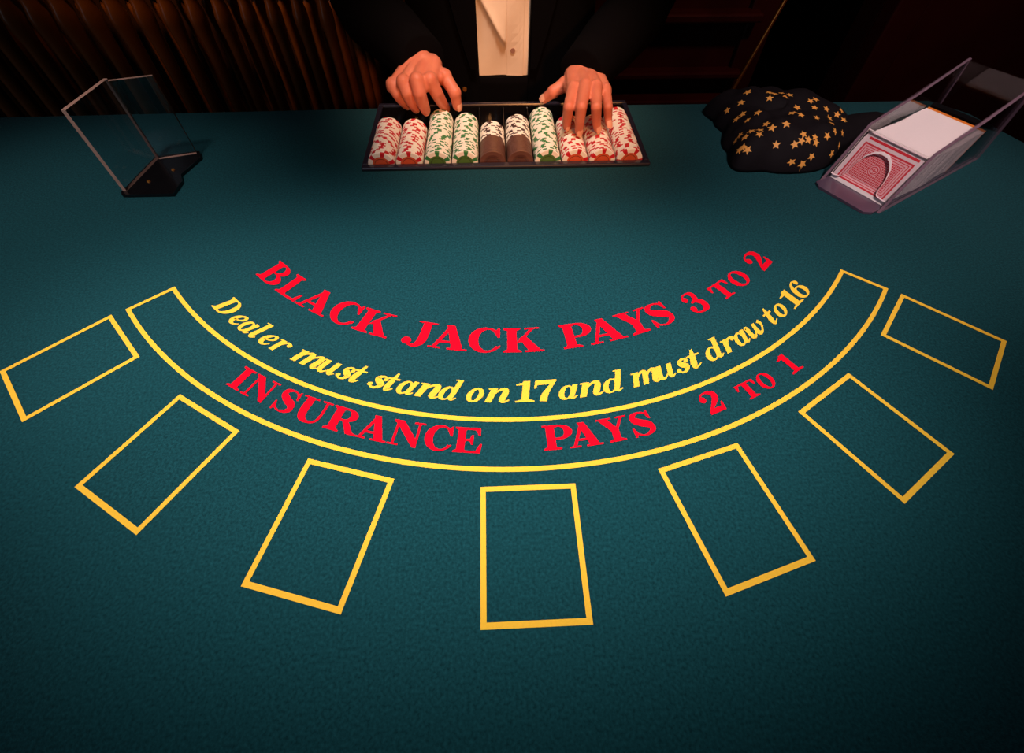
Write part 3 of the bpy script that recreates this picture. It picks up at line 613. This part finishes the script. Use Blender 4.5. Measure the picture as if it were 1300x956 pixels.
for j in range(1, NR+1):
    r = 1-(1-j/NR)**1.5; ring = []
    for k in range(NA):
        a = -math.pi+2*math.pi*k/NA; q = cloth_rho(a)*r; x, y = CLOTH_C[0]+q*math.cos(a), CLOTH_C[1]+q*math.sin(a)
        ring.append(bm.verts.new((x, y, TZ+cloth_h(x, y) if j < NR else TZ+0.0005)))
    for k in range(NA):
        if prev is None: bm.faces.new((ctr, ring[k], ring[(k+1) % NA]))
        else: bm.faces.new((prev[k], ring[k], ring[(k+1) % NA], prev[(k+1) % NA]))
    prev = ring
bm.faces.new(list(reversed(prev)))
CLOTH = tag(from_bm('star_cloth', bm, 'cloth', None, CO, loc=CO, smooth=True), 'crumpled black cloth printed with gold stars, left of the dealing shoe', 'cloth')
# plain black end of the cloth trailing behind the shoe
bm = bmesh.new(); rows = []
for j in range(17):
    v = j/16; row_ = []
    for i in range(25):
        u = i/24; x = 0.552+0.125*u+0.02*v*u; y = 0.655+0.075*u+0.085*v*(1-.35*u)
        z = max(0.0012, (0.034-0.016*u)*(math.sin(math.pi*v)**.5)*min(1, (1-u)*3.5)**.5+0.003*math.sin(9*u+5*v)*math.sin(math.pi*v)*(1-u))
        row_.append(bm.verts.new((x, y, TZ+z)))
    rows.append(row_)
for a, b in zip(rows, rows[1:]):
    for i in range(24): bm.faces.new((a[i], a[i+1], b[i+1], b[i]))
from_bm('loose_end', bm, 'cloth', CLOTH, CO, smooth=True)
STARS = [(0.4149, 0.755), (0.4012, 0.737), (0.3866, 0.7435), (0.4408, 0.7382), (0.4471, 0.7334), (0.4371, 0.7242), (0.4633, 0.7422), (0.4608, 0.7233), (0.475, 0.7359), (0.5053, 0.7234), (0.5153, 0.7282), (0.5065, 0.7084), (0.4796, 0.71), (0.4582, 0.683), (0.4661, 0.6734), (0.4076, 0.6895), (0.5266, 0.7083), (0.5539, 0.7099), (0.544, 0.7018), (0.4985, 0.6809), (0.5285, 0.693), (0.5116, 0.662), (0.5531, 0.6926), (0.3972, 0.7115), (0.3904, 0.7121), (0.3949, 0.6874), (0.4328, 0.6465), (0.4119, 0.6621), (0.4152, 0.6492), (0.3885, 0.6536), (0.3997, 0.6513), (0.3941, 0.639), (0.4552, 0.6306), (0.4517, 0.6231), (0.4624, 0.6246), (0.474, 0.6294), (0.4759, 0.624), (0.4431, 0.621), (0.5109, 0.6446), (0.4948, 0.6335), (0.536, 0.6593), (0.3801, 0.6645), (0.3759, 0.6632), (0.379, 0.6465), (0.3699, 0.6317), (0.3734, 0.631), (0.3779, 0.6244), (0.4197, 0.6277), (0.5281, 0.6416), (0.5118, 0.6259), (0.4728, 0.6132), (0.4444, 0.6098), (0.462, 0.6089)]
for x, y in STARS:
    bm = bmesh.new(); R_ = random.uniform(.0058, .0070); a0 = random.uniform(0, 6.28); c_ = Vector((x, y, 0))
    e = .003; hx = (cloth_h(x+e, y)-cloth_h(x-e, y))/(2*e); hy = (cloth_h(x, y+e)-cloth_h(x, y-e))/(2*e)
    nrm = Vector((-hx, -hy, 1)).normalized(); q = Vector((0, 0, 1)).rotation_difference(nrm)
    P_ = []
    for k in range(10):
        r = R_ if k % 2 == 0 else R_*.46; p = q @ Vector((r*math.cos(a0+math.pi*k/5), r*math.sin(a0+math.pi*k/5), 0)); px, py = x+p.x, y+p.y
        P_.append(bm.verts.new((px, py, TZ+cloth_h(px, py)+0.0009)))
    c0 = bm.verts.new((x, y, TZ+cloth_h(x, y)+0.0010))
    for k in range(10): bm.faces.new((c0, P_[k], P_[(k+1) % 10]))
    from_bm('star', bm, 'gold', CLOTH, CO)

# ------------------------------------------------------------------ the dealer
DO = Vector((0.028, 1.08, 0.0))
def Z(p): return Vector((p[0], p[1], p[2]+TZ))
HL = {'wrist': (-0.1077, 0.8098, 0.084),
 'thumb': [(-0.0930, 0.801, 0.066), (-0.0730, 0.7900, 0.068), (-0.0575, 0.7730, 0.051), (-0.0555, 0.7740, 0.0285)],
 'index': [(-0.0931, 0.7612, 0.076), (-0.0790, 0.7400, 0.068), (-0.0760, 0.7630, 0.050), (-0.0765, 0.7880, 0.019)],
 'middle': [(-0.1129, 0.7543, 0.078), (-0.1024, 0.7217, 0.067), (-0.1027, 0.7334, 0.046), (-0.1060, 0.7560, 0.031)],
 'ring': [(-0.1353, 0.7635, 0.072), (-0.124, 0.7375, 0.060), (-0.122, 0.7494, 0.041), (-0.1235, 0.7660, 0.030)],
 'little': [(-0.1557, 0.7766, 0.063), (-0.1426, 0.7531, 0.053), (-0.1393, 0.766, 0.037), (-0.1400, 0.7800, 0.028)]}
HR = {'wrist': (0.1526, 0.7999, 0.070),
 'thumb': [(0.1371, 0.7960, 0.052), (0.1218, 0.7875, 0.055), (0.1028, 0.7800, 0.047), (0.0900, 0.7860, 0.033)],
 'index': [(0.1276, 0.7355, 0.073), (0.1155, 0.6883, 0.066), (0.1156, 0.6931, 0.047), (0.1168, 0.7002, 0.0312)],
 'middle': [(0.1446, 0.7316, 0.078), (0.1326, 0.6795, 0.070), (0.1328, 0.6797, 0.050), (0.1345, 0.6845, 0.0318)],
 'ring': [(0.1621, 0.733, 0.076), (0.1556, 0.683, 0.068), (0.1598, 0.6895, 0.047), (0.1640, 0.6907, 0.0318)],
 'little': [(0.1797, 0.7424, 0.067), (0.1783, 0.7031, 0.058), (0.1816, 0.706, 0.042), (0.1838, 0.7021, 0.0325)]}
for f in ('index', 'middle', 'ring', 'little'):          # this hand points its fingers almost straight down
    J = HL[f]; a, b = Vector(J[0]), Vector(J[3])
    J[1] = tuple(a.lerp(b, .42)+Vector((0, -.0105, .0045))); J[2] = tuple(a.lerp(b, .74)+Vector((0, -.0075, .0025)))
ELB = {'L': (-0.235, 1.035, 0.09), 'R': (0.300, 1.035, 0.09)}
SHO = {'L': (-0.128, 1.10, 0.43), 'R': (0.184, 1.10, 0.43)}
FR = {'index': (.0092, .0084, .0076, .0064), 'middle': (.0095, .0087, .0078, .0066), 'ring': (.0092, .0083, .0075, .0063), 'little': (.0082, .0073, .0066, .0057), 'thumb': (.0125, .0112, .0098, .0078)}
bm = bmesh.new()
def seg(p, r0, q, r1, sub=2): capsule(bm, Z(p), r0, Z(q), r1, sub)
def lerp(a, b, t): return tuple(x+(y-x)*t for x, y in zip(a, b))
for key, Hd in (('L', HL), ('R', HR)):
    w = Hd['wrist']; back = tuple(a-b for a, b in zip(ELB[key], w)); ln = math.sqrt(sum(v*v for v in back)); back = tuple(v/ln for v in back)
    px = Vector((1, 0, 0)) if key == 'L' else Vector((-1, 0, 0))     # towards the thumb
    wr = [tuple(Vector(w)+px*o) for o in (-.016, .0, .016)]
    wr = [tuple(Vector(a)+Vector((0, 0, -.007))) for a in wr]
    wr[1] = tuple(Vector(wr[1])+Vector((0, 0, .003)))
    for a in wr: seg(a, .0160, tuple(Vector(a)+Vector(back)*.05), .0165)
    seg(tuple(Vector(w)+Vector((0, 0, -.004))), .020, lerp(w, ELB[key], .45), .030); seg(lerp(w, ELB[key], .45), .032, ELB[key], .028); seg(ELB[key], .028, SHO[key], .040)
    mcp = {f: Hd[f][0] for f in ('index', 'middle', 'ring', 'little')}
    dn = Vector((0, 0, -.006)); order = ['index', 'middle', 'ring', 'little']; off = {'index': .0185, 'middle': .006, 'ring': -.007, 'little': -.0185}
    base = {f: tuple(Vector(w)+px*off[f]+Vector((0, -.006, -.002))) for f in order}
    for f in order: seg(base[f], .0130, tuple(Vector(mcp[f])+dn*.7), .0108)
    for f, g in zip(order, order[1:]):                              # palm between the rays
        seg(lerp(base[f], base[g], .5), .0135, tuple(Vector(lerp(mcp[f], mcp[g], .5))+dn*1.6), .0095)
        seg(tuple(Vector(base[f])+Vector((0, 0, -.010))), .012, tuple(Vector(mcp[f])+Vector((0, .010, -.017))), .009)
        seg(tuple(Vector(mcp[f])+dn*1.2), .0090, tuple(Vector(lerp(mcp[f], Hd[f][1], .38))+dn), .0078) 
    fat = 1.24 if key == 'L' else 1.02
    for f in order:
        J, r = Hd[f], [v*fat for v in FR[f]]
        capsule(bm, Z(J[0])+Vector((0, 0, .0005)), r[0]+.0004, Z(J[0])+Vector((0, 0, -.002)), r[0]+.0004)            # knuckle
        for i in range(3): seg(J[i], r[i], J[i+1], r[i+1])
        capsule(bm, Z(J[1])+Vector((0, 0, .0002)), r[1]+.0003, Z(J[1]), r[1]+.0003)
        seg(lerp(w, J[0], .45), .0085, tuple(Vector(J[0])+Vector((0, 0, .0012))), .0062)                            # tendon
    J, r = Hd['thumb'], FR['thumb']
    seg(J[0], .0150, J[1], r[1]+.0015)
    for i in (1, 2): seg(J[i], r[i], J[i+1], r[i+1])
    capsule(bm, Z(J[2]), r[2]+.001, Z(J[2])+Vector((0, 0, -.001)), r[2]+.001)
    seg(J[0], .014, tuple(Vector(mcp['index'])+Vector((0, .022, -.014))), .0095); seg(tuple(Vector(J[0])+Vector((0, -.006, -.006))), .013, lerp(J[1], mcp['index'], .35), .0085)
# trunk core, neck and head
cx, cyb = DO.x, 1.085
seg(SHO['L'], .038, SHO['R'], .038); seg((cx, cyb, .40), .09, (cx, cyb, .02), .085); seg((cx, cyb, .40), .060, (cx, cyb-.015, .60), .054)
HC = (cx, 1.055, .690)
seg((cx, 1.075, .715), .083, (cx, 1.045, .690), .078, 3); seg((cx, 1.02, .66), .055, (cx, .992, .602), .026, 3); seg((cx, 1.07, .66), .066, (cx, 1.03, .60), .042, 3)
seg((cx, .972, .700), .008, (cx, .955, .664), .012); seg((cx-.011, .966, .660), .007, (cx+.011, .966, .660), .007)                  # nose
seg((cx-.034, .978, .716), .010, (cx+.034, .978, .716), .010)                                                                         # brow
for s in (-1, 1):
    seg((cx+s*.036, .982, .672), .017, (cx+s*.046, 1.0, .676), .017); seg((cx+s*.079, 1.065, .705), .010, (cx+s*.080, 1.062, .662), .007); seg((cx+s*.084, 1.072, .700), .006, (cx+s*.084, 1.072, .680), .006)
seg((cx-.018, .972, .633), .0065, (cx+.018, .972, .633), .0065); seg((cx-.014, .974, .623), .007, (cx+.014, .974, .623), .007)
me = remeshed(bm, 0.0017, 5)
me.transform(Matrix.Translation(-DO))
DEAL = finish('person', me, 'skin', None, loc=DO, smooth=True)
tag(DEAL, 'dealer in black suit and white shirt reaching both hands into the chip tray', 'person')
# finger nails
for Hd in (HL, HR):
    for f in ('thumb', 'index', 'middle', 'ring', 'little'):
        J, r = Hd[f], FR[f][3]; t = Vector(J[3]); d = (t-Vector(J[2])).normalized(); up = Vector((0, -0.5, 0.87)) if Hd is HR else Vector((0, -.9, .4))
        if f == 'thumb': up = Vector((0.5 if Hd is HL else -0.3, -.5, .6))
        n_ = (up-d*up.dot(d)).normalized(); s_ = d.cross(n_); bm = bmesh.new(); rows = []
        for i in range(6):
            row_ = []
            for k in range(7):
                u, v = -1+2*k/6, i/5; wdt = r*.78*(1-.25*(v-.5)**2*4*(.6 if v > .5 else 1)); p = t+d*(-.0055+.0115*v)+s_*(u*wdt)+n_*(r*(1-.30*u*u)+.0006-.0012*v*v)
                row_.append(bm.verts.new(Z(p)))
            rows.append(row_)
        for a, b in zip(rows, rows[1:]):
            for k in range(6): bm.faces.new((a[k], a[k+1], b[k+1], b[k]))
        from_bm('fingernail', bm, 'nail', DEAL, DO, smooth=True)
# face details and hair
for s in (-1, 1):
    bm = bmesh.new(); bmesh.ops.create_uvsphere(bm, u_segments=16, v_segments=10, radius=.0115, matrix=Matrix.Translation(Z((cx+s*.031, .9870, .699)))); from_bm('eye', bm, 'eye', DEAL, DO, smooth=True)
    bm = bmesh.new(); bmesh.ops.create_uvsphere(bm, u_segments=12, v_segments=8, radius=.0062, matrix=Matrix.Translation(Z((cx+s*.031, .9790, .699)))); from_bm('iris', bm, 'hair', DEAL, DO, smooth=True)
    bm = bmesh.new(); capsule(bm, Z((cx+s*.018, .969, .7205)), .0035, Z((cx+s*.046, .976, .7225)), .0025); from_bm('eyebrow', bm, 'hair', DEAL, DO, smooth=True)
bm = bmesh.new(); capsule(bm, Z((cx-.018, .9665, .628)), .0030, Z((cx+.018, .9665, .628)), .0030); from_bm('lips', bm, 'lip', DEAL, DO, smooth=True)
bm = bmesh.new()
for k in range(9):
    a = -1.0+2.0*k/8; capsule(bm, Z((cx+.05*math.sin(a), 1.012-.01*math.cos(a), .772)), .030, Z((cx+.085*math.sin(a), 1.10+.045*math.cos(a), .72)), .035)
    capsule(bm, Z((cx+.075*math.sin(a*1.2), 1.10+.03*math.cos(a), .73)), .030, Z((cx+.062*math.sin(a), 1.105+.02*math.cos(a), .625)), .022)
hm = remeshed(bm, .004, 4); hm.transform(Matrix.Translation(-DO)); finish('hair', hm, 'hair', DEAL, smooth=True)
# shirt
FG = math.radians(-90)
SH_C = (0.026, 1.068)
def shx(x, z, off=0.0):                         # front surface of the shirt
    hx, hy = .150+.02*max(0, z/.4), .119+off-.25*max(0, z-.28)
    return SH_C[1]-hy*math.sqrt(max(0, 1-((x-SH_C[0])/hx)**2))+shw(x, z)
def fold(x, z):                                 # one deep diagonal fold left of the buttons
    x0 = .030-(z-.058)*.62; d = x-x0; e = max(0, min(1, (z-.045)/.02))
    return -.0105*e*(math.exp(-d/.011) if d > 0 else math.exp(d/.005))*(.6+.4*math.sin(20*z))
def shw(x, z): return (fold(x, z) if x < .0312 else 0) + .0032*math.sin(38*x+26*z+.6)*math.sin(15*z+1.0)+.0022*math.sin(70*x-35*z)
bm = bmesh.new(); rows = []
for i in range(111):
    z = -0.012+.485*i/110; rows.append([bm.verts.new((x, shx(x, z), TZ+z)) for x in [SH_C[0]-(.12-.15*max(0, z-.2))*(1-k/60) for k in range(121)]])
for a, b in zip(rows, rows[1:]):
    for k in range(120): bm.faces.new((a[k], a[k+1], b[k+1], b[k]))
sh_front = bmesh.ops.extrude_face_region(bm, geom=list(bm.faces)); bmesh.ops.translate(bm, verts=[v for v in sh_front['geom'] if isinstance(v, bmesh.types.BMVert)], vec=(0, .03, 0))
SHIRT = from_bm('shirt', bm, 'shirt', DEAL, DO, smooth=False)
for p in SHIRT.data.polygons: p.use_smooth = True
bm = bmesh.new(); rows = []
for i in range(31):
    z = -0.010+.42*i/30; rows.append([bm.verts.new((x, shx(x, z)-.0019+ (0.0019 if e in (0, 5) else 0), TZ+z)) for e, x in enumerate((.0318, .0322, .040, .055, .0632, .0636))])
for a, b in zip(rows, rows[1:]):
    for k in range(5): bm.faces.new((a[k], a[k+1], b[k+1], b[k]))
from_bm('placket', bm, 'shirt', SHIRT, DO)
for z in (.045, .135, .225, .315):
    bm = bmesh.new(); y = shx(.0437, z)-.0018; tube(bm, [(.0437, y, TZ+z), (.0437, y-.0018, TZ+z)], [.0046, .0042], 14); from_bm('button', bm, 'button', SHIRT, DO)
bm = bmesh.new(); loft(bm, [(TZ+.455, cx, cyb-.014, .068, .070), (TZ+.50, cx, cyb-.010, .064, .064), (TZ+.535, cx, cyb-.006, .061, .062)], math.radians(-75), math.radians(255), 40, .004); from_bm('collar', bm, 'shirt', SHIRT, DO)
# jacket: open front, sleeves to the wrists
def jw(a, z): return .004*math.sin(9*a+14*(z-TZ))*math.sin(20*(z-TZ)+a)
JL = [(TZ-.30, .196, .150), (TZ-.15, .190, .150), (TZ-.02, .184, .149), (TZ+.10, .184, .149), (TZ+.22, .190, .147), (TZ+.33, .200, .138), (TZ+.42, .205, .120), (TZ+.465, .190, .100), (TZ+.495, .145, .086), (TZ+.520, .085, .074)]
bm = bmesh.new(); g0, g1 = math.asin(.0475/.180), math.asin(.0475/.180)
loft(bm, [(z, .026, 1.082, hx, hy) for z, hx, hy in JL], FG+g1, FG+2*math.pi-g0, 72, .006, jw)
for key, Hd in (('L', HL), ('R', HR)):
    w, e, s = Vector(Hd['wrist']), Vector(ELB[key]), Vector(SHO[key]); ax = (e-w).normalized()
    c = w+ax*(-.002 if key == 'L' else -.010)
    pts = [Z(c), Z(c+ax*.002), Z(c+ax*.05), Z(c+ax*.11), Z(e-ax*.045), Z(e+Vector((0, .012, .0))), Z(e+(s-e)*.18+Vector((0, .008, 0))), Z(e+(s-e)*.5), Z(s+Vector((0, 0, -.05))), Z(s)]
    tube(bm, pts, [.034, .0385, .043, .050, .056, .060, .062, .066, .074, .076], 28)
    capsule(bm, Z(s), .076, Z(s+Vector((-.03 if key == 'R' else .03, 0, .012))), .070, 3)
JACK = from_bm('jacket', bm, 'suit', DEAL, DO, smooth=True)
# lapels
for s in (-1, 1):
    bm = bmesh.new(); rows = []
    for i in range(13):
        z = .02+.46*i/12; x0 = .026+s*.050; wd = .012+.05*math.sin(math.pi*min(1, i/12*.9))
        rows.append([bm.verts.new((x0+s*wd*u, 1.082-(.1525-.055*(i/12)**4)*math.sqrt(max(0, 1-((x0+s*wd*u-.026)/.2)**2))-.004, TZ+z)) for u in (0, .33, .66, 1)])
    for a, b in zip(rows, rows[1:]):
        for k in range(3): bm.faces.new((a[k], a[k+1], b[k+1], b[k]))
    from_bm('lapel', bm, 'suit', JACK, DO)
# trousers and shoes
bm = bmesh.new()
loft(bm, [(TZ-.20, .026, 1.075, .172, .126), (TZ-.10, .026, 1.072, .168, .131), (TZ-.012, .026, 1.070, .164, .1305), (TZ+.0010, .026, 1.070, .162, .1295), (TZ+.0014, .026, 1.070, .150, .108)], 0, 2*math.pi, 64)
for s in (-1, 1): tube(bm, [(.026+s*.078, 1.08, TZ-.13), (.026+s*.085, 1.08, TZ-.32), (.026+s*.09, 1.085, .48), (.026+s*.092, 1.09, .25), (.026+s*.095, 1.095, .06)], [.105, .092, .074, .066, .062], 24)
from_bm('trousers', bm, 'suit', DEAL, DO, smooth=True)
bm = bmesh.new(); tube(bm, [(-.0500, .9400, TZ-.018), (-.0500, .9365, TZ-.018)], [.0042, .0036], 12); from_bm('brass_button', bm, 'brass', DEAL, DO)
for s in (-1, 1):
    bm = bmesh.new(); x = .026+s*.097; capsule(bm, (x, 1.11, .048), .040, (x, .93, .034), .030); bmesh.ops.scale(bm, vec=(1.05, 1, .9), verts=bm.verts, space=Matrix.Translation((-x, 0, 0)))
    for v in bm.verts: v.co.z = max(v.co.z, 0.0)
    from_bm('shoe', bm, 'leather', DEAL, DO, smooth=True)
